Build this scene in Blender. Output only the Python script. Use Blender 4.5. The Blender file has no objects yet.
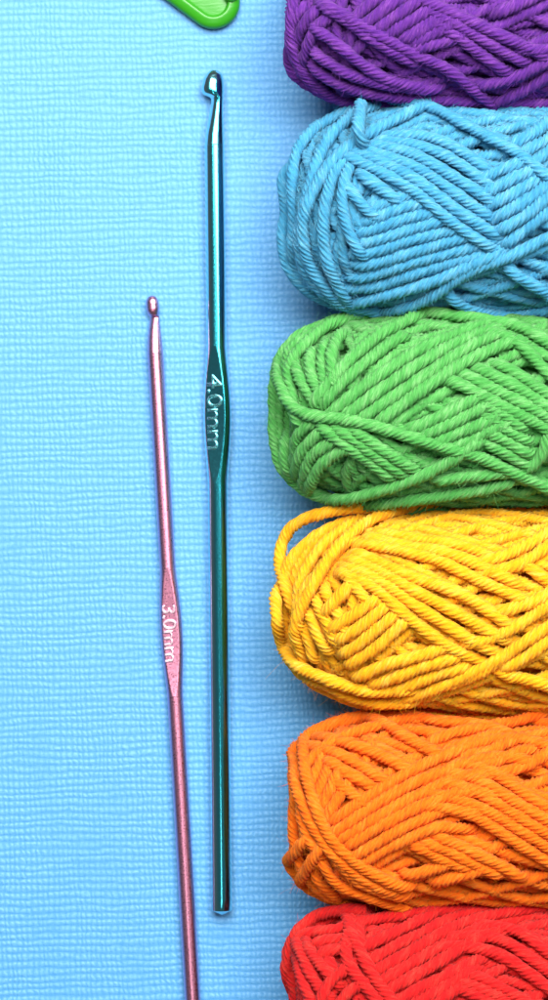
import bpy, math, random
import numpy as np

rng = np.random.default_rng(7)
random.seed(7)
SC = bpy.context.scene
COL = SC.collection
MM = 0.001
PX = 0.2              # one photo pixel on the paper = 0.2 mm
CAM_H = 600.0         # camera height above the paper, mm

SC.view_settings.view_transform = 'Standard'
SC.view_settings.look = 'None'
SC.view_settings.exposure = 0
SC.view_settings.gamma = 1
SC.render.engine = 'CYCLES'
SC.cycles.max_bounces = 12
SC.cycles.diffuse_bounces = 9


# ------------------------------------------------------------------ helpers
def tag(o, label=None, cat=None, group=None, kind=None):
    if label: o['label'] = label
    if cat: o['category'] = cat
    if group: o['group'] = group
    if kind: o['kind'] = kind
    return o


def empty(name, loc=(0, 0, 0), rz=0.0):
    o = bpy.data.objects.new(name, None)
    o.empty_display_size = 0.01
    o.location = loc
    o.rotation_euler = (0, 0, rz)
    COL.objects.link(o)
    return o


def mesh_obj(name, V, quads, tris=None, uv=None, mat=None, parent=None, smooth=True):
    """V (n,3) metres, quads (m,4), tris (k,3), uv per loop (quads first)."""
    me = bpy.data.meshes.new(name)
    V = np.asarray(V, dtype=np.float32)
    quads = np.asarray(quads, dtype=np.int32).reshape(-1, 4)
    tris = np.zeros((0, 3), np.int32) if tris is None else np.asarray(tris, np.int32).reshape(-1, 3)
    me.vertices.add(len(V))
    me.vertices.foreach_set('co', V.ravel())
    loops = np.concatenate([quads.ravel(), tris.ravel()])
    me.loops.add(len(loops))
    me.loops.foreach_set('vertex_index', loops)
    nf = len(quads) + len(tris)
    me.polygons.add(nf)
    starts = np.concatenate([np.arange(len(quads)) * 4, len(quads) * 4 + np.arange(len(tris)) * 3]).astype(np.int32)
    totals = np.concatenate([np.full(len(quads), 4), np.full(len(tris), 3)]).astype(np.int32)
    me.polygons.foreach_set('loop_start', starts)
    me.polygons.foreach_set('loop_total', totals)
    me.polygons.foreach_set('use_smooth', np.full(nf, smooth, dtype=bool))
    if uv is not None:
        l = me.uv_layers.new(name='yarn')
        l.data.foreach_set('uv', np.asarray(uv, np.float32).ravel())
    me.update(calc_edges=True)
    me.validate()
    if mat: me.materials.append(mat)
    o = bpy.data.objects.new(name, me)
    COL.objects.link(o)
    if parent: o.parent = parent
    return o


def new_mat(name):
    m = bpy.data.materials.new(name)
    m.use_nodes = True
    nt = m.node_tree
    b = nt.nodes['Principled BSDF']
    return m, nt, b


def node(nt, typ, **kw):
    n = nt.nodes.new(typ)
    for k, v in kw.items(): setattr(n, k, v)
    return n


def mth(nt, op, a, b=None, c=None, clamp=False):
    n = nt.nodes.new('ShaderNodeMath')
    n.operation = op
    n.use_clamp = clamp
    for i, v in enumerate((a, b, c)):
        if v is None: continue
        if isinstance(v, (int, float)): n.inputs[i].default_value = v
        else: nt.links.new(v, n.inputs[i])
    return n.outputs[0]


# ------------------------------------------------------------------ materials
def yarn_material(name, col, dark, light):
    m, nt, b = new_mat(name)
    L = nt.links.new
    uv = node(nt, 'ShaderNodeUVMap', uv_map='yarn')
    mp = node(nt, 'ShaderNodeMapping')
    mp.inputs['Scale'].default_value = (0.75, 30.0, 1.0)
    L(uv.outputs[0], mp.inputs[0])
    fib = node(nt, 'ShaderNodeTexNoise')
    fib.inputs['Scale'].default_value = 1.0
    fib.inputs['Detail'].default_value = 4.0
    fib.inputs['Roughness'].default_value = 0.65
    L(mp.outputs[0], fib.inputs['Vector'])
    mp2 = node(nt, 'ShaderNodeMapping')
    mp2.inputs['Scale'].default_value = (0.06, 3.0, 1.0)
    L(uv.outputs[0], mp2.inputs[0])
    blot = node(nt, 'ShaderNodeTexNoise')
    blot.inputs['Scale'].default_value = 1.0
    blot.inputs['Detail'].default_value = 3.0
    L(mp2.outputs[0], blot.inputs['Vector'])
    mixv = mth(nt, 'ADD', mth(nt, 'MULTIPLY', fib.outputs['Fac'], 0.62), mth(nt, 'MULTIPLY', blot.outputs['Fac'], 0.38))
    rmp = node(nt, 'ShaderNodeValToRGB')
    e = rmp.color_ramp.elements
    e[0].position = 0.33; e[0].color = (*dark, 1)
    e[1].position = 0.70; e[1].color = (*light, 1)
    k = e.new(0.5); k.color = (*col, 1)
    L(mixv, rmp.inputs[0])
    L(rmp.outputs[0], b.inputs['Base Color'])
    b.inputs['Roughness'].default_value = 0.85
    b.inputs['Subsurface Weight'].default_value = 0.25
    b.inputs['Subsurface Radius'].default_value = [0.35 + 0.65 * c for c in light]
    b.inputs['Subsurface Scale'].default_value = 0.0007
    b.inputs['Specular IOR Level'].default_value = 0.18
    b.inputs['Sheen Weight'].default_value = 0.12
    b.inputs['Sheen Roughness'].default_value = 0.5
    b.inputs['Sheen Tint'].default_value = (*[min(1, c * 0.6 + 0.4) for c in light], 1)
    bmp = node(nt, 'ShaderNodeBump')
    bmp.inputs['Strength'].default_value = 1.0
    bmp.inputs['Distance'].default_value = 0.00032
    L(fib.outputs['Fac'], bmp.inputs['Height'])
    L(bmp.outputs[0], b.inputs['Normal'])
    return m


def metal_material(name, col, edge, rough, grain, coat=0.5):
    m, nt, b = new_mat(name)
    L = nt.links.new
    tc = node(nt, 'ShaderNodeTexCoord')
    n1 = node(nt, 'ShaderNodeTexNoise')
    n1.inputs['Scale'].default_value = 3200
    n1.inputs['Detail'].default_value = 3
    L(tc.outputs['Object'], n1.inputs['Vector'])
    mp = node(nt, 'ShaderNodeMapping')
    mp.inputs['Scale'].default_value = (5000, 90, 5000)
    L(tc.outputs['Object'], mp.inputs[0])
    n2 = node(nt, 'ShaderNodeTexNoise')
    n2.inputs['Scale'].default_value = 1
    n2.inputs['Detail'].default_value = 2
    L(mp.outputs[0], n2.inputs['Vector'])
    rr = node(nt, 'ShaderNodeMapRange')
    rr.inputs['From Min'].default_value = 0.3; rr.inputs['From Max'].default_value = 0.7
    rr.inputs['To Min'].default_value = rough * 0.75; rr.inputs['To Max'].default_value = rough * 1.3
    L(n1.outputs['Fac'], rr.inputs['Value'])
    L(rr.outputs[0], b.inputs['Roughness'])
    lw = node(nt, 'ShaderNodeLayerWeight')
    lw.inputs['Blend'].default_value = 0.5
    er = node(nt, 'ShaderNodeMapRange')
    er.inputs['From Min'].default_value = 0.035; er.inputs['From Max'].default_value = 0.25
    L(lw.outputs['Facing'], er.inputs['Value'])
    mx = node(nt, 'ShaderNodeMix', data_type='RGBA')
    mx.inputs[6].default_value = (*col, 1)
    mx.inputs[7].default_value = (*edge, 1)
    L(er.outputs[0], mx.inputs[0])
    L(mx.outputs[2], b.inputs['Base Color'])
    b.inputs['Metallic'].default_value = 1.0
    b.inputs['Coat Weight'].default_value = coat
    b.inputs['Coat Roughness'].default_value = rough * 0.6
    h = mth(nt, 'ADD', mth(nt, 'MULTIPLY', n1.outputs['Fac'], 0.7), mth(nt, 'MULTIPLY', n2.outputs['Fac'], 0.4))
    bmp = node(nt, 'ShaderNodeBump')
    bmp.inputs['Strength'].default_value = grain
    bmp.inputs['Distance'].default_value = 0.00003
    L(h, bmp.inputs['Height'])
    L(bmp.outputs[0], b.inputs['Normal'])
    return m


def paper_material():
    m, nt, b = new_mat('blue_linen_card')
    L = nt.links.new
    tc = node(nt, 'ShaderNodeTexCoord')
    mp = node(nt, 'ShaderNodeMapping')
    mp.inputs['Rotation'].default_value = (0, 0, math.radians(-1.2))
    mp.inputs['Scale'].default_value = (1000, 1000, 1000)     # work in mm
    L(tc.outputs['Object'], mp.inputs[0])

    def noise(scale, detail=2, vec=None, sc3=None, rough=0.5):
        n = node(nt, 'ShaderNodeTexNoise')
        n.inputs['Scale'].default_value = scale
        n.inputs['Detail'].default_value = detail
        n.inputs['Roughness'].default_value = rough
        src = mp.outputs[0]
        if sc3:
            q = node(nt, 'ShaderNodeMapping')
            q.inputs['Scale'].default_value = sc3
            L(src, q.inputs[0]); src = q.outputs[0]
        L(src, n.inputs['Vector'])
        return n.outputs['Fac']
    sep = node(nt, 'ShaderNodeSeparateXYZ')
    L(mp.outputs[0], sep.inputs[0])
    X, Y = sep.outputs[0], sep.outputs[1]
    wy = mth(nt, 'MULTIPLY', mth(nt, 'SUBTRACT', noise(1, 3, sc3=(0.055, 0.13, 1)), 0.5), 2.1)
    wy2 = mth(nt, 'MULTIPLY', mth(nt, 'SUBTRACT', noise(1, 2, sc3=(0.35, 0.6, 1)), 0.5), 0.6)
    wx = mth(nt, 'MULTIPLY', mth(nt, 'SUBTRACT', noise(1, 3, sc3=(0.16, 0.07, 1)), 0.5), 2.2)
    wx2 = mth(nt, 'MULTIPLY', mth(nt, 'SUBTRACT', noise(1, 2, sc3=(0.5, 0.6, 1)), 0.5), 1.0)
    yy = mth(nt, 'ADD', Y, mth(nt, 'ADD', wy, wy2))
    xx = mth(nt, 'ADD', X, mth(nt, 'ADD', wx, wx2))
    sy = mth(nt, 'MULTIPLY_ADD', mth(nt, 'SINE', mth(nt, 'MULTIPLY', yy, 2 * math.pi / 1.40)), 0.5, 0.5)
    sx = mth(nt, 'MULTIPLY_ADD', mth(nt, 'SINE', mth(nt, 'MULTIPLY', xx, 2 * math.pi / 1.06)), 0.5, 0.5)
    # how strongly the cross threads show varies over the sheet
    amt = node(nt, 'ShaderNodeMapRange')
    amt.inputs['From Min'].default_value = 0.35; amt.inputs['From Max'].default_value = 0.65
    amt.inputs['To Min'].default_value = 0.35; amt.inputs['To Max'].default_value = 1.0
    L(noise(1, 2, sc3=(0.10, 0.05, 1)), amt.inputs['Value'])
    amr = node(nt, 'ShaderNodeMapRange')
    amr.inputs['From Min'].default_value = 0.3; amr.inputs['From Max'].default_value = 0.7
    amr.inputs['To Min'].default_value = 0.35; amr.inputs['To Max'].default_value = 1.0
    L(noise(1, 3, sc3=(0.45, 0.35, 1)), amr.inputs['Value'])
    hr = mth(nt, 'MULTIPLY', mth(nt, 'POWER', sy, 0.8), amr.outputs[0])
    hc = mth(nt, 'MULTIPLY', mth(nt, 'MULTIPLY', sx, amt.outputs[0]), mth(nt, 'MULTIPLY_ADD', sy, 0.75, 0.2))
    fine = noise(4.5, 4, rough=0.7)
    mid = noise(1.1, 3)
    h = mth(nt, 'ADD', mth(nt, 'ADD', mth(nt, 'MULTIPLY', hr, 0.34), mth(nt, 'MULTIPLY', hc, 0.80)),
            mth(nt, 'ADD', mth(nt, 'MULTIPLY', fine, 0.55), mth(nt, 'MULTIPLY', mid, 0.40)))
    bmp = node(nt, 'ShaderNodeBump')
    bmp.inputs['Strength'].default_value = 1.0
    bmp.inputs['Distance'].default_value = PAPER_BUMP
    L(h, bmp.inputs['Height'])
    L(bmp.outputs[0], b.inputs['Normal'])
    rmp = node(nt, 'ShaderNodeValToRGB')
    e = rmp.color_ramp.elements
    e[0].position = 0.35; e[0].color = (*PAPER_A, 1)
    e[1].position = 1.15 if False else 1.0; e[1].color = (*PAPER_B, 1)
    L(h, rmp.inputs[0])
    L(rmp.outputs[0], b.inputs['Base Color'])
    b.inputs['Roughness'].default_value = 0.44
    b.inputs['Specular IOR Level'].default_value = 0.55
    return m


PAPER_BUMP = 0.00017
PAPER_A = (0.045, 0.265, 0.585)
PAPER_B = (0.125, 0.395, 0.730)

M_PAPER = paper_material()
M_TEAL = metal_material('teal_anodised_metal', (0.045, 0.58, 0.72), (0.50, 0.80, 0.86), 0.17, 0.18, 0.9)
M_TEAL_MARK = metal_material('lit_teal_lettering', (0.17, 0.66, 0.72), (0.4, 0.8, 0.85), 0.28, 0.2, 0.3)  # paler than the hook metal: light caught by raised letters, put into the colour
M_PINK = metal_material('pink_anodised_metal', (0.82, 0.32, 0.47), (0.66, 0.38, 0.60), 0.32, 0.09, 0.5)
M_PINK_MARK = metal_material('lit_pink_lettering', (0.93, 0.64, 0.74), (0.92, 0.64, 0.75), 0.36, 0.2, 0.3)  # whitened pink stands in for light glinting on the raised letters

M_GREEN, _nt, _b = new_mat('green_plastic')
_b.inputs['Base Color'].default_value = (0.032, 0.30, 0.010, 1)
_b.inputs['Roughness'].default_value = 0.32
_b.inputs['Subsurface Weight'].default_value = 0.12
_b.inputs['Subsurface Radius'].default_value = (0.0006, 0.001, 0.0003)
_tc = node(_nt, 'ShaderNodeTexCoord'); _n = node(_nt, 'ShaderNodeTexNoise')
_n.inputs['Scale'].default_value = 900; _n.inputs['Detail'].default_value = 3
_mp = node(_nt, 'ShaderNodeMapping'); _mp.inputs['Rotation'].default_value = (0, 0, 0.9); _mp.inputs['Scale'].default_value = (0.4, 2, 1)
_nt.links.new(_tc.outputs['Object'], _mp.inputs[0]); _nt.links.new(_mp.outputs[0], _n.inputs['Vector'])
_bm = node(_nt, 'ShaderNodeBump'); _bm.inputs['Strength'].default_value = 0.35; _bm.inputs['Distance'].default_value = 0.0001
_nt.links.new(_n.outputs['Fac'], _bm.inputs['Height']); _nt.links.new(_bm.outputs[0], _b.inputs['Normal'])

# ------------------------------------------------------------------ paper
V = [(-0.45, -0.45, 0), (0.45, -0.45, 0), (0.45, 0.45, 0), (-0.45, 0.45, 0)]
paper = mesh_obj('background_paper', V, [(0, 1, 2, 3)], mat=M_PAPER)
tag(paper, kind='structure')

# ------------------------------------------------------------------ yarn
YD = 2.45             # yarn diameter, mm
NL = 6                # plies
LAY = 6.9             # twist length, mm


def img2paper(px, py):
    return (px - 274.0) * PX, (500.0 - py) * PX


def resample(P, step):
    d = np.r_[0, np.cumsum(np.linalg.norm(np.diff(P, axis=0), axis=1))]
    n = max(3, int(round(d[-1] / step)) + 1)
    t = np.linspace(0, d[-1], n)
    return np.stack([np.interp(t, d, P[:, i]) for i in range(P.shape[1])], 1)


def catmull(P, per=14):
    P = np.asarray(P, float)
    if len(P) == 2:
        t = np.linspace(0, 1, per)[:, None]
        return P[0] * (1 - t) + P[1] * t
    Q = np.vstack([2 * P[0] - P[1], P, 2 * P[-1] - P[-2]])
    out = []
    for i in range(1, len(Q) - 2):
        p0, p1, p2, p3 = Q[i - 1], Q[i], Q[i + 1], Q[i + 2]
        t = np.linspace(0, 1, per, endpoint=False)[:, None]
        out.append(0.5 * ((2 * p1) + (-p0 + p2) * t + (2 * p0 - 5 * p1 + 4 * p2 - p3) * t**2 + (-p0 + 3 * p1 - 3 * p2 + p3) * t**3))
    out.append(P[-1:])
    return np.vstack(out)


def smooth1(a, sig, wrap=False):
    k = int(sig * 3) + 1
    w = np.exp(-0.5 * (np.arange(-k, k + 1) / sig) ** 2); w /= w.sum()
    if a.ndim == 1:
        return np.convolve(np.pad(a, k, mode='wrap' if wrap else 'edge'), w, 'valid')
    return np.stack([smooth1(a[:, i], sig, wrap) for i in range(a.shape[1])], 1)


class Skein:
    def __init__(s, name, label, mat, left, top, bottom, seed, nexp=3.7, A=46.0, C=17.8):
        s.rng = np.random.default_rng(seed)
        s.mat = mat
        k = 1 - C / CAM_H
        s.A, s.C = A, C
        s.B = ((bottom - top) / 2 + 2.0) * PX * k
        cx = (left - 274) * PX * k + A
        cy = (500 - (top + bottom) / 2) * PX * k
        s.c = np.array([cx, cy, C])
        s.n = nexp
        s.E = np.zeros((0, 3))
        s.root = empty(name, (cx * MM, cy * MM, 0))
        tag(s.root, label, 'yarn skein', 'skeins of cotton yarn laid side by side')
        s.y0 = None

    # -- body surface (local coords, mm, centre of the skein at the origin)
    def F(s, p):
        return np.abs(p[..., 0] / s.A) ** s.n + ((p[..., 1] / s.B) ** 2 + (p[..., 2] / s.C) ** 2) ** (s.n / 2)

    def proj(s, p):
        return p / (s.F(p) ** (1 / s.n))[..., None]

    def nor(s, p):
        rr = np.maximum((p[..., 1] / s.B) ** 2 + (p[..., 2] / s.C) ** 2, 1e-9)
        g = np.stack([np.sign(p[..., 0]) * np.abs(p[..., 0] / s.A) ** (s.n - 1) / s.A,
                      rr ** (s.n / 2 - 1) * p[..., 1] / s.B ** 2,
                      rr ** (s.n / 2 - 1) * p[..., 2] / s.C ** 2], -1)
        return g / np.maximum(np.linalg.norm(g, axis=-1, keepdims=True), 1e-12)

    def pix(s, XY):
        """tile coordinates -> points on the body surface under those photo pixels"""
        px = 270 + XY[:, 0] / 3.914
        py = s.y0 + XY[:, 1] / 3.914
        X, Y = img2paper(px, py)
        lo = np.full(len(X), s.c[2]); hi = np.full(len(X), 2 * s.C + 1.0)

        def at(z):
            f = 1 - z / CAM_H
            return np.stack([X * f - s.c[0], Y * f - s.c[1], z - s.c[2]], 1)
        out = s.F(at(lo)) > 1
        for _ in range(34):
            mid = (lo + hi) / 2
            ins = s.F(at(mid)) < 1
            lo = np.where(ins, mid, lo); hi = np.where(ins, hi, mid)
        p = at(np.where(out, s.c[2], lo))
        return s.proj(p)

    def extend(s, P, length, step=1.0):
        out = [P[-1]]
        t = P[-1] - P[-2]; t /= np.linalg.norm(t)
        for _ in range(int(length / step)):
            q = s.proj(out[-1] + t * step)
            t = q - out[-1]; t /= np.linalg.norm(t)
            n = s.nor(q); t = t - n * t.dot(n); t /= np.linalg.norm(t)
            out.append(q)
        return np.vstack([P, np.array(out[1:])])

    def drape(s, P, N, hmin, hmax, dd=0.76):
        h = np.full(len(P), hmin)
        if len(s.E):
            D2 = (YD * dd) ** 2
            E = s.E.astype(np.float32); p = P.astype(np.float32); n = N.astype(np.float32)
            a = n @ E.T - (n * p).sum(1)[:, None]
            d2 = (E * E).sum(1)[None] - 2 * (p @ E.T) + (p * p).sum(1)[:, None]
            lat = d2 - a * a
            ok = (lat < D2) & (a > -4.5 * YD) & (a < 2.5 * YD)
            hr = np.where(ok, a + np.sqrt(np.maximum(D2 - lat, 0)), -99)
            h = np.maximum(h, hr.max(1))
        h = np.minimum(h, hmax)
        hm = h.copy()
        hm[1:] = np.maximum(hm[1:], h[:-1]); hm[:-1] = np.maximum(hm[:-1], h[1:])
        return smooth1(hm, 2.2)

    def lay(s, P, hmin=-1.75 * YD, hmax=0.30 * YD, tuck=(False, False), lift=0.0):
        P = resample(P, 1.0)
        P = s.proj(smooth1(P, 1.2))
        N = s.nor(P)
        h = s.drape(P, N, hmin, hmax) + lift
        k = len(h)
        for side, tk in enumerate(tuck):
            if not tk: continue
            m = min(7, k // 3)
            w = np.linspace(1, 0, m); w = w * w * (3 - 2 * w)
            d = w * 2.3 * YD
            if side == 0: h[:m] -= d
            else: h[-m:] -= d[::-1]
        Q = P + N * h[:, None]
        Q[:, 2] = np.maximum(Q[:, 2], -s.C + YD * 0.5)
        s.E = np.vstack([s.E, Q])
        return Q, N

    # -- tube geometry
    def tube(s, Q, N, step=0.42, per=3, rad=None, fuzz=0.0, flat=0.93, taper=(0, 0)):
        """twisted-ply tube along Q; returns arrays V, quads, tris, uv"""
        d = np.r_[0, np.cumsum(np.linalg.norm(np.diff(Q, axis=0), axis=1))]
        n = max(4, int(d[-1] / step) + 1)
        t = np.linspace(0, d[-1], n)
        Qs = smooth1(np.stack([np.interp(t, d, Q[:, i]) for i in range(3)], 1), max(0.6, 0.7 / step))
        Ns = np.stack([np.interp(t, d, N[:, i]) for i in range(3)], 1)
        T = np.gradient(Qs, axis=0); T /= np.linalg.norm(T, axis=1, keepdims=True)
        Ns = Ns - T * (Ns * T).sum(1, keepdims=True); Ns /= np.maximum(np.linalg.norm(Ns, axis=1, keepdims=True), 1e-9)
        Bn = np.cross(Ns, T)
        R = (YD / 2) * (1 + 0.05 * np.sin(t * 0.9 + s.rng.uniform(0, 9)) + 0.04 * np.sin(t * 2.3 + s.rng.uniform(0, 9))) * s.rng.uniform(0.95, 1.06)
        if taper[0]: R = R * np.clip(0.25 + t / taper[0], 0, 1)
        if taper[1]: R = R * np.clip(0.25 + (t[-1] - t) / taper[1], 0, 1)
        m = NL * per
        j = np.arange(m)
        prof = {3: np.array([0.73, 1.0, 1.0]), 2: np.array([0.74, 1.03])}[per][j % per]
        ang = 2 * math.pi * j / m
        lay = LAY * s.rng.uniform(0.92, 1.1)
        phase = t * 2 * math.pi / lay + s.rng.uniform(0, 6.28) + 0.35 * np.sin(t * 0.7 + s.rng.uniform(0, 9))
        al = ang[None] + phase[:, None]
        pl = prof[None] * (1 + 0.05 * np.sin(3 * ang[None] + t[:, None] * 1.1))
        rr = R[:, None] * pl
        V = Qs[:, None] + Ns[:, None] * (np.cos(al) * rr * flat)[..., None] + Bn[:, None] * (np.sin(al) * rr)[..., None]
        i = np.arange(n - 1)[:, None] * m
        j2 = (j + 1) % m
        quads = np.stack([i + j, i + m + j, i + m + j2, i + j2], -1).reshape(-1, 4)   # outward
        u0 = s.rng.uniform(0, 500); v0 = s.rng.uniform(0, 7)
        U = t + u0
        uv = np.zeros((n - 1, m, 4, 2))
        uv[..., 0, 0] = U[:-1, None]; uv[..., 1, 0] = U[1:, None]; uv[..., 2, 0] = U[1:, None]; uv[..., 3, 0] = U[:-1, None]
        uv[..., 0, 1] = uv[..., 1, 1] = (j / m)[None] + v0
        uv[..., 2, 1] = uv[..., 3, 1] = ((j + 1) / m)[None] + v0
        V = V.reshape(-1, 3)
        # end caps (fans)
        nv = len(V)
        V = np.vstack([V, Qs[:1] - T[:1] * 0.15, Qs[-1:] + T[-1:] * 0.15])
        t0 = np.stack([np.full(m, nv), j, j2], 1)
        t1 = np.stack([np.full(m, nv + 1), (n - 1) * m + j2, (n - 1) * m + j], 1)
        tris = np.vstack([t0, t1])
        tuv = np.zeros((len(tris) * 3, 2)) + [u0, v0]
        uv = uv.reshape(-1, 2)
        if fuzz > 0:
            cnt = s.rng.poisson(fuzz * d[-1])
            fv, fq, ft = [], [], []
            base = len(V)
            for _ in range(cnt):
                i0 = s.rng.integers(0, n)
                a = s.rng.normal(0, 1.0)
                o = Ns[i0] * math.cos(a) + Bn[i0] * math.sin(a)
                if o[2] < -0.3: continue
                b0 = Qs[i0] + o * R[i0] * 0.92
                dv = o * s.rng.uniform(0.25, 1.0) + T[i0] * s.rng.normal(0, 0.9) + s.rng.normal(0, 0.45, 3)
                dv /= np.linalg.norm(dv)
                ln = s.rng.gamma(2.2, 0.33) + 0.25
                cv = s.rng.normal(0, 0.7, 3)
                w = s.rng.uniform(0.014, 0.030)
                sd = np.cross(dv, s.rng.normal(0, 1, 3)); sd /= np.linalg.norm(sd)
                for q, f in enumerate((0.0, 0.35, 0.7, 1.0)):
                    p = b0 + dv * ln * f + cv * ln * 0.45 * f * f
                    ww = w * (1 - 0.6 * f)
                    fv += [p - sd * ww, p + sd * ww]
                b = base + len(fv) - 8
                for q in range(3):
                    fq.append((b + 2 * q, b + 2 * q + 1, b + 2 * q + 3, b + 2 * q + 2))
            if fv:
                V = np.vstack([V, np.array(fv)])
                quads = np.vstack([quads, np.array(fq)])
                uv = np.vstack([uv, np.zeros((len(fq) * 4, 2)) + [u0 + 3, v0 + 0.5]])
        return V, quads, tris, uv, tuv

    def build(s, name, tubes, extra=None):
        Vs, Qd, Tr, U, TU = [], [], [], [], []
        off = 0
        for V, q, t, u, tu in tubes:
            Vs.append(V); Qd.append(q + off); Tr.append(t + off); U.append(u); TU.append(tu)
            off += len(V)
        V = np.vstack(Vs)
        V = V + [0, 0, s.C]
        return mesh_obj(name, V * MM, np.vstack(Qd), np.vstack(Tr), np.vstack(U + TU), s.mat, s.root)

    def core(s):
        nu, nv = 40, 32
        k = 2.0 * YD
        u = np.linspace(-1, 1, nu); th = np.arange(nv) * 2 * math.pi / nv
        lat = u * math.pi / 2
        P = np.stack([np.sin(lat)[:, None] * s.A + 0 * th[None], np.cos(lat)[:, None] * s.B * np.cos(th)[None] + 1e-6,
                      np.cos(lat)[:, None] * s.C * np.sin(th)[None] + 1e-6], -1).reshape(-1, 3)
        P = s.proj(P) * np.array([(s.A - k) / s.A, (s.B - k) / s.B, (s.C - k) / s.C])
        i = np.arange(nu - 1)[:, None] * nv; j = np.arange(nv); j2 = (j + 1) % nv
        q = np.stack([i + j, i + j2, i + nv + j2, i + nv + j], -1).reshape(-1, 4)
        return P, q, np.zeros((0, 3), int), np.zeros((len(q) * 4, 2)), np.zeros((0, 2))

    def base(s, plan=((10, 16, -1.5), (24, 18, -1.1), (38, 18, -0.75), (50, 18, -0.4))):
        tubes = [s.core()]
        for beta, cnt, hm in plan:
            ph0 = s.rng.uniform(0, 6.28)
            for g in range(cnt):
                b = math.radians(beta + s.rng.normal(0, 1.6))
                # tilted great circle, then stretched on to the body
                t = np.linspace(0, 2 * math.pi, 260)
                ph = ph0 + g * 2 * math.pi / cnt * 5 + s.rng.normal(0, 0.05)      # wound round by skipping
                e = np.stack([np.cos(t) * math.cos(b), np.sin(t), np.cos(t) * math.sin(b)], 1)
                # axis along x: circle through near-poles, spun about x
                y, z = e[:, 1].copy(), e[:, 2].copy()
                w = 0.05 * np.sin(3 * t + s.rng.uniform(0, 6.28))
                yy = y * np.cos(ph + w) - z * np.sin(ph + w); zz = y * np.sin(ph + w) + z * np.cos(ph + w)
                P = np.stack([e[:, 0] * s.A, yy * s.B, zz * s.C], 1)
                P = s.proj(P)
                Q, N = s.lay(P, hmax=hm * YD + s.rng.uniform(-0.1, 0.15))
                tubes.append(s.tube(Q, N, step=0.7, per=2, fuzz=0.35))
        s.build('wound_yarn', tubes)

    def auto_end(s, P, end, XY):
        p = P[0] if end == 0 else P[-1]
        n = s.nor(p)
        return 't' if (n[2] > 0.5 and XY[0] < 1040 and XY[0] > 10) else 'g'

    def bundle(s, name, n, a, b=None, ends=None, lift=0.0, hmax=0.30, wob=0.30, fuzz=4.5, ext=34, label=None):
        a = catmull(np.array(a, float)); b = a if b is None else catmull(np.array(b, float))

        def rs(P, k=60):
            d = np.r_[0, np.cumsum(np.linalg.norm(np.diff(P, axis=0), axis=1))]
            t = np.linspace(0, d[-1], k)
            return np.stack([np.interp(t, d, P[:, i]) for i in range(2)], 1)
        a, b = rs(a), rs(b)
        if n > 2:
            dm = a[30] - a[29]; dm = np.array([-dm[1], dm[0]]) / np.linalg.norm(dm)
            wid = np.mean([abs((b[q] - a[q]) @ dm) for q in range(12, 50, 4)])
            n = int(np.clip(round(wid / 45.0) + 1, 2, n + 3))
        order = list(range(n))
        tubes = []
        for k in order:
            f = 0 if n == 1 else k / (n - 1)
            XY = a * (1 - f) + b * f
            if n > 1:
                cut = s.rng.uniform(0, 0.06, 2)      # strands do not all end on one line
                i0 = int(cut[0] * 60); i1 = 60 - int(cut[1] * 60)
                XY = XY[i0:i1]
            L = np.linspace(0, 1, len(XY))
            dr = np.gradient(XY, axis=0); nr = np.stack([-dr[:, 1], dr[:, 0]], 1); nr /= np.maximum(np.linalg.norm(nr, axis=1, keepdims=True), 1e-9)
            wv = (np.sin(L * s.rng.uniform(4, 9) + s.rng.uniform(0, 6.28)) * wob + s.rng.normal(0, 0.10)) * 10
            XY = XY + nr * wv[:, None]
            P = s.pix(XY)
            e0 = ends[0] if ends else s.auto_end(P, 0, XY[0])
            e1 = ends[1] if ends else s.auto_end(P, 1, XY[-1])
            P = s.extend(P, 5 if e1 == 't' else ext)
            P = s.extend(P[::-1], 5 if e0 == 't' else ext)[::-1]
            Q, N = s.lay(P, hmax=hmax * YD, tuck=(True, True), lift=lift)
            tubes.append(s.tube(Q, N, fuzz=fuzz))
        o = s.build(name, tubes)
        if label: o['label'] = label
        return o

    def free(s, name, pts, taper=(0, 0), fuzz=2.0, label=None):
        """a strand that leaves the body: (tile x, tile y, height mm)"""
        pts = np.array(pts, float)
        K = []
        for x, y, z in pts:
            if z < 0:                      # lies on the skein
                p = s.pix(np.array([[x, y]])); K.append((p + s.nor(p) * YD * -z)[0])
            else:
                X, Y = img2paper(270 + x / 3.914, s.y0 + y / 3.914); f = 1 - z / CAM_H
                K.append([X * f - s.c[0], Y * f - s.c[1], z - s.C])
        Q = resample(catmull(K, 20), 0.8)
        N = np.tile([0.0, 0.0, 1.0], (len(Q), 1)) + 0.01
        s.E = np.vstack([s.E, Q])
        o = s.build(name, [s.tube(Q, N, fuzz=fuzz, flat=1.0, taper=taper)])
        if label: o['label'] = label
        return o


Y_PURPLE = yarn_material('purple_cotton', (0.135, 0.026, 0.290), (0.065, 0.014, 0.220), (0.300, 0.095, 0.450))
Y_BLUE = yarn_material('sky_blue_cotton', (0.062, 0.345, 0.565), (0.032, 0.240, 0.450), (0.240, 0.570, 0.750))
Y_GREEN = yarn_material('green_cotton', (0.095, 0.410, 0.090), (0.045, 0.290, 0.050), (0.300, 0.630, 0.250))
Y_YELLOW = yarn_material('yellow_cotton', (0.975, 0.455, 0.006), (0.940, 0.310, 0.003), (0.980, 0.640, 0.110))
Y_ORANGE = yarn_material('orange_cotton', (0.940, 0.175, 0.003), (0.860, 0.095, 0.002), (0.955, 0.300, 0.035))
Y_RED = yarn_material('red_cotton', (0.690, 0.012, 0.012), (0.500, 0.005, 0.010), (0.840, 0.070, 0.045))

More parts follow.
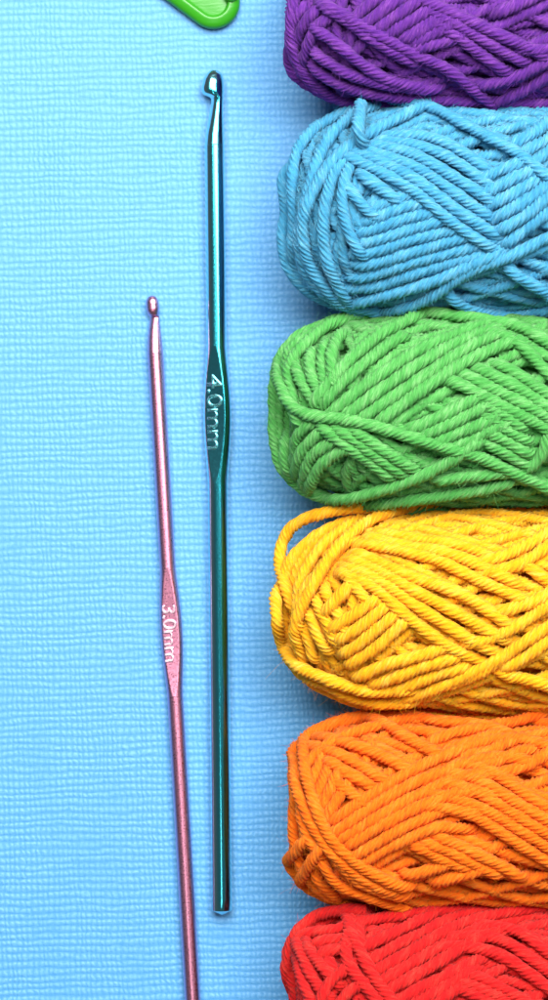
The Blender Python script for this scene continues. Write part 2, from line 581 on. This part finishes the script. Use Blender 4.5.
# ---- purple (only its lower half is in the picture)
s = Skein('yarn_skein', 'purple cotton yarn skein at the top of the row, cut off by the upper edge', Y_PURPLE, 284, -92, 106, 11)
s.y0 = 0
s.base()
s.bundle('strand_bundle', 5, [(330, 70), (440, -20)], [(560, 170), (760, 60)])
s.bundle('strand_bundle', 3, [(190, 30), (120, 110), (95, 200)], [(230, 60), (170, 130), (130, 230)])
s.bundle('strand_bundle', 3, [(60, 0), (70, 150), (95, 280), (170, 360)], [(120, 20), (90, 120), (110, 220), (160, 300)])
s.bundle('strand_bundle', 4, [(165, 195), (300, 275), (480, 330), (660, 345)], [(150, 300), (240, 365), (400, 400), (600, 410)])
s.bundle('strand_bundle', 2, [(560, 190), (740, 140), (800, 110)], [(545, 140), (690, 70)])
s.bundle('strand_bundle', 5, [(590, 0), (740, 60), (900, 130), (1090, 220)], [(640, 80), (780, 170), (940, 285)])
s.bundle('strand_bundle', 2, [(830, 330), (960, 290), (1090, 235)], [(870, 400), (980, 350), (1090, 290)])
s.bundle('strand_bundle', 2, [(980, 190), (1090, 190)], [(900, 50), (1090, -40)])
s.bundle('outer_strand', 1, [(175, 110), (250, 160), (360, 245), (470, 305), (600, 330)])
s.bundle('outer_strand', 1, [(200, 20), (300, 70), (430, 165), (560, 240)])
s.bundle('outer_strand', 1, [(215, 15), (380, 110), (548, 195), (690, 255), (800, 340), (880, 402)], lift=0.2)

# ---- sky blue
s = Skein('yarn_skein', 'sky blue cotton yarn skein between the purple and green ones', Y_BLUE, 284.5, 107, 312, 12)
s.y0 = 90
s.base()
s.bundle('strand_bundle', 2, [(300, 380), (400, 490)], [(365, 340), (480, 420)])
s.bundle('strand_bundle', 7, [(380, 480), (520, 415), (660, 395)], [(265, 785), (420, 770), (560, 725), (930, 620)], hmax=-0.1)
s.bundle('strand_bundle', 2, [(285, 280), (240, 370), (212, 520), (225, 660), (290, 800)], [(315, 290), (290, 420), (315, 560), (370, 660)])
s.bundle('strand_bundle', 3, [(290, 85), (180, 150), (95, 260), (65, 400), (62, 560), (100, 730), (190, 840)],
         [(330, 110), (215, 220), (150, 400), (110, 560), (140, 710), (240, 800)])
s.bundle('strand_bundle', 7, [(430, 185), (600, 190), (740, 240), (880, 335)], [(300, 260), (540, 385), (700, 505), (880, 620)])
s.bundle('strand_bundle', 2, [(940, 700), (1090, 790)], [(690, 790), (790, 850), (940, 872), (1090, 850)])
s.bundle('strand_bundle', 4, [(835, 345), (900, 320), (1000, 280)], [(920, 600), (1000, 550), (1090, 470)])
s.bundle('strand_bundle', 3, [(940, 220), (1090, 130)], [(1010, 300), (1090, 250)])
s.bundle('outer_strand', 1, [(560, 75), (650, 92), (800, 170), (960, 255), (1090, 345)], lift=0.3)
s.free('loose_end', [(356, 48, 28), (350, 90, 32), (345, 140, 35.5), (352, 180, 35), (370, 215, 33), (385, 250, 29)], taper=(1.2, 0), fuzz=6,
       label='frayed cut end of the yarn poking up')
s.bundle('outer_strand', 1, [(250, 790), (165, 690), (140, 560), (165, 430), (250, 285), (380, 185), (548, 105), (650, 60)], lift=0.3)
s.bundle('strand_bundle', 2, [(150, 790), (270, 828), (420, 800), (640, 740), (900, 635)],
         [(130, 830), (280, 872), (420, 860), (600, 815), (780, 705), (940, 650), (1090, 575)])

# ---- green
s = Skein('yarn_skein', 'grass green cotton yarn skein between the blue and yellow ones', Y_GREEN, 279, 316, 506, 13)
s.y0 = 300
s.base()
s.bundle('strand_bundle', 4, [(880, 245), (1090, 370)], [(700, 320), (880, 400), (1090, 510)])
s.bundle('strand_bundle', 4, [(95, 220), (115, 310), (190, 410)], [(285, 130), (245, 220), (250, 340)])
s.bundle('strand_bundle', 3, [(75, 650), (100, 540), (170, 470)], [(160, 730), (200, 640), (320, 570)])
s.bundle('strand_bundle', 3, [(840, 405), (980, 490)], [(840, 550), (1020, 650)])
s.bundle('strand_bundle', 5, [(230, 445), (380, 330), (548, 225), (720, 140), (860, 95)], [(400, 490), (560, 380), (720, 275), (890, 180), (1000, 160)])
s.bundle('strand_bundle', 2, [(160, 420), (300, 260), (420, 150), (560, 75)], [(215, 400), (330, 290), (420, 210), (540, 140)])
s.bundle('strand_bundle', 2, [(820, 90), (960, 110), (1090, 180)], [(830, 130), (950, 165), (1090, 290)])
s.bundle('strand_bundle', 3, [(200, 490), (340, 590), (490, 705)], [(310, 500), (430, 570), (570, 665)])
s.bundle('strand_bundle', 3, [(540, 505), (700, 440), (840, 370)], [(690, 580), (820, 530), (970, 465)])
s.bundle('strand_bundle', 3, [(45, 300), (28, 430), (50, 600), (110, 720)], [(120, 200), (75, 300), (90, 420), (120, 480)])
s.bundle('outer_strand', 1, [(1000, 665), (1060, 610), (1090, 510)])
s.bundle('strand_bundle', 2, [(60, 690), (150, 772), (300, 797), (548, 775), (760, 745), (990, 695)], [(650, 700), (800, 680), (960, 660)])
s.bundle('outer_strand', 1, [(50, 320), (90, 410), (160, 452), (260, 460), (380, 480), (548, 530), (730, 585), (810, 605), (960, 670), (1090, 725)], lift=0.35)
s.bundle('outer_strand', 1, [(38, 400), (30, 480), (55, 630), (100, 715), (180, 756), (300, 762), (420, 735), (560, 692), (700, 625), (820, 545)], lift=0.35)

# ---- yellow
s = Skein('yarn_skein', 'yellow cotton yarn skein with a loose loop at its left end', Y_YELLOW, 285, 510, 712, 14, nexp=2.8)
s.y0 = 500
s.base()
s.bundle('strand_bundle', 4, [(120, 500), (160, 610)], [(215, 350), (310, 520)])
s.bundle('strand_bundle', 2, [(300, 290), (360, 370)], [(240, 420), (310, 350)])
s.bundle('strand_bundle', 4, [(240, 510), (330, 450), (420, 385)], [(300, 650), (420, 570), (540, 465)])
s.bundle('strand_bundle', 4, [(400, 130), (548, 160), (760, 185), (900, 240)], [(350, 175), (540, 215), (690, 250), (850, 330), (1010, 400)])
s.bundle('strand_bundle', 4, [(330, 215), (548, 300), (740, 370), (940, 490)], [(245, 270), (400, 335), (540, 460), (690, 560), (860, 648)])
s.bundle('strand_bundle', 3, [(330, 690), (460, 640), (700, 570)], [(460, 745), (600, 700), (770, 645)])
s.bundle('strand_bundle', 2, [(1000, 260), (1090, 320)], [(900, 670), (1090, 720)])
s.bundle('strand_bundle', 2, [(820, 290), (940, 270), (1090, 190)], [(820, 245), (940, 215), (1090, 130)])
s.bundle('strand_bundle', 2, [(900, 432), (1000, 412), (1090, 365)], [(770, 562), (900, 530), (1090, 410)])
s.bundle('strand_bundle', 2, [(680, 728), (780, 692), (900, 620), (1090, 495)], [(900, 660), (980, 620), (1090, 550)])
s.bundle('strand_bundle', 2, [(100, 430), (105, 310), (205, 180), (350, 85)], [(115, 500), (130, 370), (225, 235), (330, 150)])
s.bundle('strand_bundle', 2, [(70, 640), (80, 750), (140, 812), (300, 832), (548, 812)], [(100, 660), (130, 740), (230, 790), (420, 790)])
s.bundle('outer_strand', 1, [(120, 620), (105, 520), (130, 440), (190, 330), (260, 220), (360, 120), (460, 70), (560, 45)], lift=0.3)
s.free('loose_loop', [(560, 75, 13), (470, 48, 17), (340, 30, 19), (200, 54, 18), (98, 96, 15), (48, 168, 14), (38, 260, 16), (62, 345, 20), (85, 410, 22), (120, 460, 20)],
       label='loose yellow loop standing away from the skein')
s.bundle('outer_strand', 1, [(50, 540), (95, 640), (220, 715), (400, 770), (560, 778)], lift=0.3)
s.free('outer_strand', [(85, 400, 13), (62, 345, 14), (34, 345, 17), (21, 390, 20), (28, 470, 23), (58, 565, -0.5), (120, 630, -0.55), (230, 682, -0.5), (360, 726, -0.45), (460, 738, -0.3), (560, 738, -0.1), (640, 730, 0.9 * 25)])

# ---- orange
s = Skein('yarn_skein', 'orange cotton yarn skein between the yellow and red ones', Y_ORANGE, 287, 716, 907, 15)
s.y0 = 705
s.base()
s.bundle('strand_bundle', 3, [(175, 290), (215, 185)], [(225, 440), (295, 335)])
s.bundle('strand_bundle', 3, [(225, 215), (320, 280), (420, 330)], [(250, 300), (380, 390)])
s.bundle('strand_bundle', 3, [(215, 130), (390, 185), (560, 265)], [(175, 165), (300, 215), (480, 315)])
s.bundle('strand_bundle', 2, [(710, 358), (850, 310)], [(890, 450), (1040, 408)])
s.bundle('strand_bundle', 3, [(640, 140), (760, 110), (860, 90)], [(880, 275), (980, 250), (1090, 195)])
s.bundle('strand_bundle', 5, [(225, 465), (400, 350), (560, 260), (680, 210), (830, 155), (960, 140), (1090, 165)],
         [(330, 628), (460, 560), (570, 510), (660, 472), (780, 485)])
s.bundle('strand_bundle', 4, [(740, 225), (850, 260), (1000, 350), (1090, 400)], [(600, 390), (780, 430), (920, 505), (1090, 610)])
s.bundle('strand_bundle', 3, [(640, 510), (800, 570), (990, 675)], [(560, 545), (680, 600), (800, 640)])
s.bundle('strand_bundle', 2, [(560, 660), (690, 620)], [(650, 690), (840, 630)])
s.bundle('strand_bundle', 3, [(230, 560), (350, 680), (548, 745)], [(165, 650), (230, 730), (400, 790)])
s.bundle('strand_bundle', 2, [(560, 60), (760, 75), (960, 130)], [(530, 130), (640, 190)])
s.bundle('strand_bundle', 3, [(95, 330), (70, 420), (75, 520), (110, 620)], [(120, 360), (130, 480), (200, 590)])
s.bundle('outer_strand', 1, [(200, 110), (300, 65), (420, 78), (560, 150), (660, 205)])
s.bundle('strand_bundle', 2, [(95, 180), (100, 270), (150, 420), (230, 545), (390, 680), (520, 730)],
         [(140, 120), (145, 260), (205, 440), (285, 560), (420, 660), (560, 715)], lift=0.3)
s.bundle('strand_bundle', 2, [(80, 650), (95, 590), (150, 525)], [(130, 690), (160, 620), (215, 545)], lift=0.3)

# ---- red (its lower part is outside the picture)
s = Skein('yarn_skein', 'red cotton yarn skein at the bottom of the row, cut off by the lower edge', Y_RED, 285, 907, 1100, 16)
s.y0 = 880
s.base()
s.bundle('strand_bundle', 2, [(200, 250), (230, 330)], [(220, 290), (310, 270)])
s.bundle('strand_bundle', 5, [(360, 280), (548, 185), (700, 120), (820, 100)], [(440, 450), (600, 360), (760, 265), (920, 200)])
s.bundle('strand_bundle', 3, [(470, 490), (640, 400), (830, 305)], [(560, 540), (680, 460), (780, 400)])
s.bundle('strand_bundle', 3, [(800, 180), (960, 210), (1090, 290)], [(620, 275), (760, 265), (900, 300), (1090, 420)])
s.bundle('strand_bundle', 3, [(760, 365), (900, 420), (1020, 490)], [(700, 410), (840, 470), (940, 530)])
s.bundle('strand_bundle', 3, [(120, 190), (180, 310), (250, 390)], [(85, 290), (140, 420), (200, 540)])
s.bundle('strand_bundle', 2, [(200, 480), (240, 400), (320, 335)], [(250, 520), (300, 450), (380, 400)])
s.bundle('strand_bundle', 2, [(180, 210), (300, 190)], [(200, 250), (310, 235)])
s.bundle('outer_strand', 1, [(30, 560), (48, 430), (70, 300), (130, 190), (200, 150)], lift=0.2)
s.bundle('outer_strand', 1, [(540, 100), (440, 108), (380, 140), (350, 210), (355, 260)])
s.free('loose_loop', [(190, 520, 12), (110, 460, 14), (68, 380, 17), (75, 290, 19), (110, 200, 19), (180, 142, 19), (290, 118, 22), (380, 120, 24)],
       label='loose red loop at the upper left corner of the skein')
s.bundle('outer_strand', 1, [(330, 60), (305, 120), (315, 200), (370, 310), (440, 420), (520, 520)], lift=0.4)
s.bundle('outer_strand', 1, [(345, 80), (330, 180), (300, 280), (340, 380), (430, 480), (500, 570)], lift=0.2)


# ------------------------------------------------------------------ crochet hooks
def sweep(secs, name, mat, parent, nseg=56, cap=(True, True)):
    """secs: list of rings (nseg,3) mm"""
    R = np.array(secs)
    n, m = R.shape[:2]
    V = R.reshape(-1, 3)
    i = np.arange(n - 1)[:, None] * m; j = np.arange(m); j2 = (j + 1) % m
    q = np.stack([i + j, i + j2, i + m + j2, i + m + j], -1).reshape(-1, 4)
    tris = np.zeros((0, 3), int)
    nv = len(V)
    if cap[0]:
        V = np.vstack([V, R[0].mean(0)[None]]); tris = np.vstack([tris, np.stack([np.full(m, len(V) - 1), j2, j], 1)])
    if cap[1]:
        V = np.vstack([V, R[-1].mean(0)[None]]); tris = np.vstack([tris, np.stack([np.full(m, len(V) - 1), (n - 1) * m + j, (n - 1) * m + j2], 1)])
    return mesh_obj(name, V * MM, q, tris, mat=mat, parent=parent)


def interp(tab, u):
    t = np.array(tab, float)
    x = t[:, 0]; y = t[:, 1]
    # monotone-ish smooth interpolation
    d = np.gradient(y, x)
    k = np.clip(np.searchsorted(x, u) - 1, 0, len(x) - 2)
    h = x[k + 1] - x[k]; f = (u - x[k]) / h
    sl = (y[k + 1] - y[k]) / h
    d0 = np.where(np.sign(d[k]) == np.sign(sl), np.sign(sl) * np.minimum(abs(d[k]), 3 * abs(sl)), 0)
    d1 = np.where(np.sign(d[k + 1]) == np.sign(sl), np.sign(sl) * np.minimum(abs(d[k + 1]), 3 * abs(sl)), 0)
    return y[k] * (2 * f**3 - 3 * f**2 + 1) + h * d0 * (f**3 - 2 * f**2 + f) + y[k + 1] * (3 * f**2 - 2 * f**3) + h * d1 * (f**3 - f**2)


def make_hook(label, mat, tip, end, length_px, r_px, head, grip, roll, mouth, text, tspan, tcap, marker_mat):
    """tip/end: photo pixels of the axis; all tables in photo pixels measured from the tip"""
    x0, y0 = img2paper(*tip); x1, y1 = img2paper(*end)
    ang = math.atan2(x1 - x0, -(y1 - y0))          # lean of the axis
    r = r_px * PX
    hs = r_px / head['a'][-1][1]
    root = empty('crochet_hook', (x0 * MM, y0 * MM, 0), ang)
    tag(root, label, 'crochet hook', 'aluminium crochet hooks on the paper')
    m = 72
    th = np.arange(m) * 2 * math.pi / m
    g0, g1, gw, gt = grip

    def flat_h(u):
        f = np.clip((u - g0) / (g1 - g0), 0, 1)
        return r + (gt * PX - r) * np.sin(np.pi * f) ** 0.8

    def ring(u):
        y = -u * PX
        if u < head['len']:
            a = interp(head['a'], u) * PX * hs; b = interp(head['b'], u) * PX * hs; t = interp(head['t'], u) * PX * hs
            w = (a + b) / 2; c = (a - b) / 2
            mm_ = c + w * np.cos(th); kk = t * np.sin(th)
            # mouth direction: from left (-x), rolled upward
            ca, sa = math.cos(mouth), math.sin(mouth)
            lx = -mm_ * ca + kk * sa; lz = mm_ * sa + kk * ca
            # undercut of the lip
            yo = y + 0 * th
            return np.stack([lx, yo, lz + r], 1)[::-1]
        w, t, ex = r, r, 10.0
        x = r * np.cos(th); z = r * np.sin(th)
        if g0 < u < g1:
            f = (u - g0) / (g1 - g0)
            bell = math.sin(math.pi * f) ** 1.3
            w = r + (gw * PX - r) * bell
            t = flat_h(u)
            x = w * np.cos(th)
            z = r * np.sin(th)
            # soft clamp to the flat faces
            k = 26.0
            zc = np.sign(z) * np.minimum(abs(z), t) if t < r else z
            z = zc
        ca, sa = math.cos(roll), math.sin(roll)
        return np.stack([x * ca - z * sa, y + 0 * th, x * sa + z * ca + r], 1)[::-1]

    def rings(u0, u1, n):
        return [ring(u) for u in np.linspace(u0, u1, n)]
    L = length_px
    h = head['len']
    sweep(rings(0.0, h - 1e-6, 110), 'hook_head', mat, root)
    # the head's last section equals the plain shaft
    sweep(rings(h, g0, 30), 'shaft', mat, root, cap=(False, False))
    gr = sweep(rings(g0, g1, 90), 'thumb_rest', mat, root, cap=(False, False))
    tail = rings(g1, L - 0.6, 40)

    def endring(u, k):
        return np.stack([k * r * np.cos(th), -u * PX + 0 * th, k * r * np.sin(th) + r], 1)[::-1]
    tail += [endring(L - 0.4, 0.99), endring(L, 0.95), endring(L + 0.2, 0.92)]
    tail += [endring(L + 0.2 + 4.6 * f, 0.92 * (1 - f) + 0.02) for f in (0.2, 0.5, 0.8, 0.95)]
    sweep(tail, 'handle', mat, root, cap=(False, True))
    # raised size marking on the flat of the thumb rest
    cu = bpy.data.curves.new('size_marking', 'FONT')
    cu.body = text
    cu.size = 1.0
    cu.extrude = 0.002
    cu.bevel_depth = 0.036
    cu.bevel_resolution = 3
    cu.offset = -0.022 if text[0] == '4' else -0.008
    cu.space_character = 0.95
    cu.resolution_u = 6
    tmp = bpy.data.objects.new('size_marking', cu)
    COL.objects.link(tmp)
    bpy.context.view_layer.update()
    me = bpy.data.meshes.new_from_object(tmp.evaluated_get(bpy.context.evaluated_depsgraph_get()))
    bpy.data.objects.remove(tmp)
    co = np.zeros(len(me.vertices) * 3, np.float32); me.vertices.foreach_get('co', co); co = co.reshape(-1, 3)
    mn, mx = co.min(0), co.max(0)
    # text runs from the tip towards the handle, letter tops to the right
    tx = (co[:, 0] - mn[0]) / (mx[0] - mn[0]) * (tspan[1] - tspan[0]) + tspan[0]
    cap_top = mx[1]
    ty = (co[:, 1] / cap_top - 0.5) * tcap + tspan[2]
    tz = np.where(co[:, 2] > 0, co[:, 2] / mx[2] * (0.30 if text[0] == '4' else 0.24), -0.12)
    lx = ty * PX; ly = -tx * PX; lz = flat_h(tx) + tz
    ca, sa = math.cos(roll), math.sin(roll)
    P = np.stack([lx * ca - lz * sa, ly, lx * sa + lz * ca + r], 1) * MM
    me.vertices.foreach_set('co', P.astype(np.float32).ravel())
    me.update()
    me.polygons.foreach_set('use_smooth', np.ones(len(me.polygons), bool)); me.materials.clear(); me.materials.append(marker_mat)
    t = bpy.data.objects.new('size_marking', me)
    COL.objects.link(t); t.parent = gr
    return root


teal_head = dict(len=76,
    a=[(0, 0.3), (0.8, 3.0), (3, 5.9), (8, 9.3), (14, 11.2), (19, 12.0), (22.5, 11.6), (25, 9.8), (26.6, 6.8), (28, 4.0), (30.5, 3.0), (40, 4.2), (52, 6.2), (64, 8.4), (76, 9.6)],
    b=[(0, 0.3), (0.8, 3.2), (3, 6.2), (8, 8.5), (14, 9.4), (22, 9.6), (27, 9.2), (34, 8.6), (50, 8.8), (76, 9.6)],
    t=[(0, 0.3), (0.8, 2.8), (3, 5.2), (8, 7.6), (14, 9.2), (22, 9.6), (28, 8.8), (34, 8.4), (50, 8.8), (64, 9.3), (76, 9.6)])
make_hook('long teal metallic crochet hook stamped 4.0mm, nearest the yarn skeins', M_TEAL, (214.2, 71), (222.2, 912), 838, 10.2,
          teal_head, (276, 412, 14.3, 7.2), math.radians(17), math.radians(13), '4.0mm', (304, 379, 0.2), 15.6, M_TEAL_MARK)
pink_head = dict(len=58,
    a=[(0, 0.3), (0.8, 2.4), (3, 4.2), (8, 5.6), (14, 5.6), (18, 4.4), (19.8, 3.0), (21, 0.6), (22, -0.4), (24, 0.2), (30, 2.2), (44, 5.4), (58, 7.3)],
    b=[(0, 0.3), (0.8, 2.0), (3, 3.6), (8, 5.0), (14, 5.6), (24, 5.8), (40, 6.4), (58, 7.3)],
    t=[(0, 0.3), (0.8, 2.6), (3, 4.6), (8, 6.0), (13, 6.0), (19, 4.9), (23, 4.5), (30, 5.2), (44, 6.5), (58, 7.3)])
make_hook('thinner pink metallic crochet hook stamped 3.0mm, left of the teal hook', M_PINK, (152.3, 296), (193.0, 1000), 860, 8.0,
          pink_head, (272, 400, 11.2, 5.7), math.radians(6), math.radians(68), '3.0mm', (309, 366, -0.2), 13.4, M_PINK_MARK)


# ------------------------------------------------------------------ green stitch marker
def hull_outline(circs, n=40):
    pts = []
    for cx, cy, r in circs:
        a = np.linspace(0, 2 * math.pi, n * 3, endpoint=False)
        pts.append(np.stack([cx + r * np.cos(a), cy + r * np.sin(a)], 1))
    P = np.vstack(pts)
    P = P[np.lexsort((P[:, 1], P[:, 0]))]

    def half(pp):
        h = []
        for p in pp:
            while len(h) > 1 and np.cross(h[-1] - h[-2], p - h[-2]) <= 0: h.pop()
            h.append(p)
        return h[:-1]
    H = np.array(half(P) + half(P[::-1]))
    Hc = np.vstack([H, H[:1]])
    return resample(Hc, 0.25)[:-1]


root = empty('stitch_marker', (img2paper(212, 0)[0] * MM, img2paper(212, 0)[1] * MM, 0))
tag(root, 'bright green plastic locking stitch marker cut off by the top edge', 'stitch marker')
ox, oy = img2paper(212, 0)


def loc(px, py):
    x, y = img2paper(px, py)
    return x - ox, y - oy


C0 = [(*loc(213.5, 3.5), 26.5 * PX), (*loc(118, -54), 15 * PX), (*loc(226, -92), 15 * PX)]


def outl(inset):
    return hull_outline([(x, y, r - inset) for x, y, r in C0])


def ring_from(inset, z, n=220):
    P = outl(inset)
    # start every ring at the same bearing so that the strips line up
    cx, cy = loc(200, -40)
    a = np.arctan2(P[:, 1] - cy, P[:, 0] - cx)
    k = np.argmin(abs(a + math.pi / 2))
    P = np.roll(P, -k, 0)
    P = np.vstack([P, P[:1]])
    d = np.r_[0, np.cumsum(np.linalg.norm(np.diff(P, axis=0), axis=1))]
    t = np.linspace(0, d[-1], n, endpoint=False)
    return np.stack([np.interp(t, d, P[:, 0]), np.interp(t, d, P[:, 1]), np.full(n, z)], 1)


prof = [(0.5, 0.0), (0.15, 0.3), (0.0, 0.9), (0.0, 1.4), (0.15, 1.9), (0.5, 2.3), (1.0, 2.55), (1.6, 2.75), (2.0, 2.82), (2.2, 2.74), (2.36, 2.45), (2.46, 2.0), (2.52, 1.65), (2.7, 1.55)]
secs = [ring_from(i, z) for i, z in prof]
R = np.array(secs)
sweep([r_ for r_ in R], 'rim', M_GREEN, root, cap=(True, False))
fl = ring_from(2.62, 1.56)
sweep([fl, ring_from(3.0, 1.62)], 'inner_plate', M_GREEN, root, cap=(False, True))


def round_bar(p0, p1, rad, z0, name, flat=0.7):
    p0 = np.array([*p0, z0]); p1 = np.array([*p1, z0])
    T = p1 - p0; Ln = np.linalg.norm(T); T = T / Ln
    S = np.cross(T, [0, 0, 1.0]); Z = np.array([0, 0, 1.0])
    th = np.arange(28) * 2 * math.pi / 28
    rr = []
    for f in (0.0, 0.03, 0.08, 0.16, 0.3, 0.5, 0.7, 0.84, 0.92, 0.97, 1.0):
        e = min(f, 1 - f)
        k = min(1, math.sqrt(max(0.0, 1 - (1 - min(1, e / 0.1)) ** 2)) * 0.85 + 0.15)
        c = p0 + T * Ln * f
        rr.append(c + S * (np.cos(th) * rad * k)[:, None] + Z * (np.sin(th) * rad * flat * k)[:, None])
    return sweep(rr, name, M_GREEN, root)


round_bar(loc(231.5, 4.5), loc(228, -84), 1.55, 2.9, 'clasp_arm')

# ------------------------------------------------------------------ light
w = bpy.data.worlds.new('World'); SC.world = w; w.use_nodes = True
bg = w.node_tree.nodes['Background']
bg.inputs[0].default_value = (0.95, 0.97, 1.0, 1)
bg.inputs[1].default_value = 0.10


def area(name, loc, target, sx, sy, power, col=(1, 1, 1)):
    l = bpy.data.lights.new(name, 'AREA')
    l.shape = 'RECTANGLE'; l.size = sx; l.size_y = sy; l.energy = power; l.color = col
    o = bpy.data.objects.new(name, l); COL.objects.link(o)
    o.location = loc
    from mathutils import Vector
    d = Vector(target) - Vector(loc)
    o.rotation_euler = d.to_track_quat('-Z', 'Y').to_euler()
    return o


area('softbox_lamp', (0.07, 0.40, 0.75), (0.02, 0.12, 0), 0.84, 0.56, 20.0, (1.0, 0.985, 0.96))
area('strip_lamp', (-0.02, -0.33, 0.95), (-0.02, -0.2, 0), 0.07, 0.34, 0.6)

# ------------------------------------------------------------------ camera
cam = bpy.data.cameras.new('camera')
co = bpy.data.objects.new('camera', cam); COL.objects.link(co)
co.location = (0, 0, CAM_H * MM)
co.rotation_euler = (0, 0, 0)
cam.sensor_fit = 'VERTICAL'
cam.sensor_height = 24
cam.lens = 24 * (CAM_H / (1000 * PX))
cam.clip_start = 0.01; cam.clip_end = 20
SC.camera = co
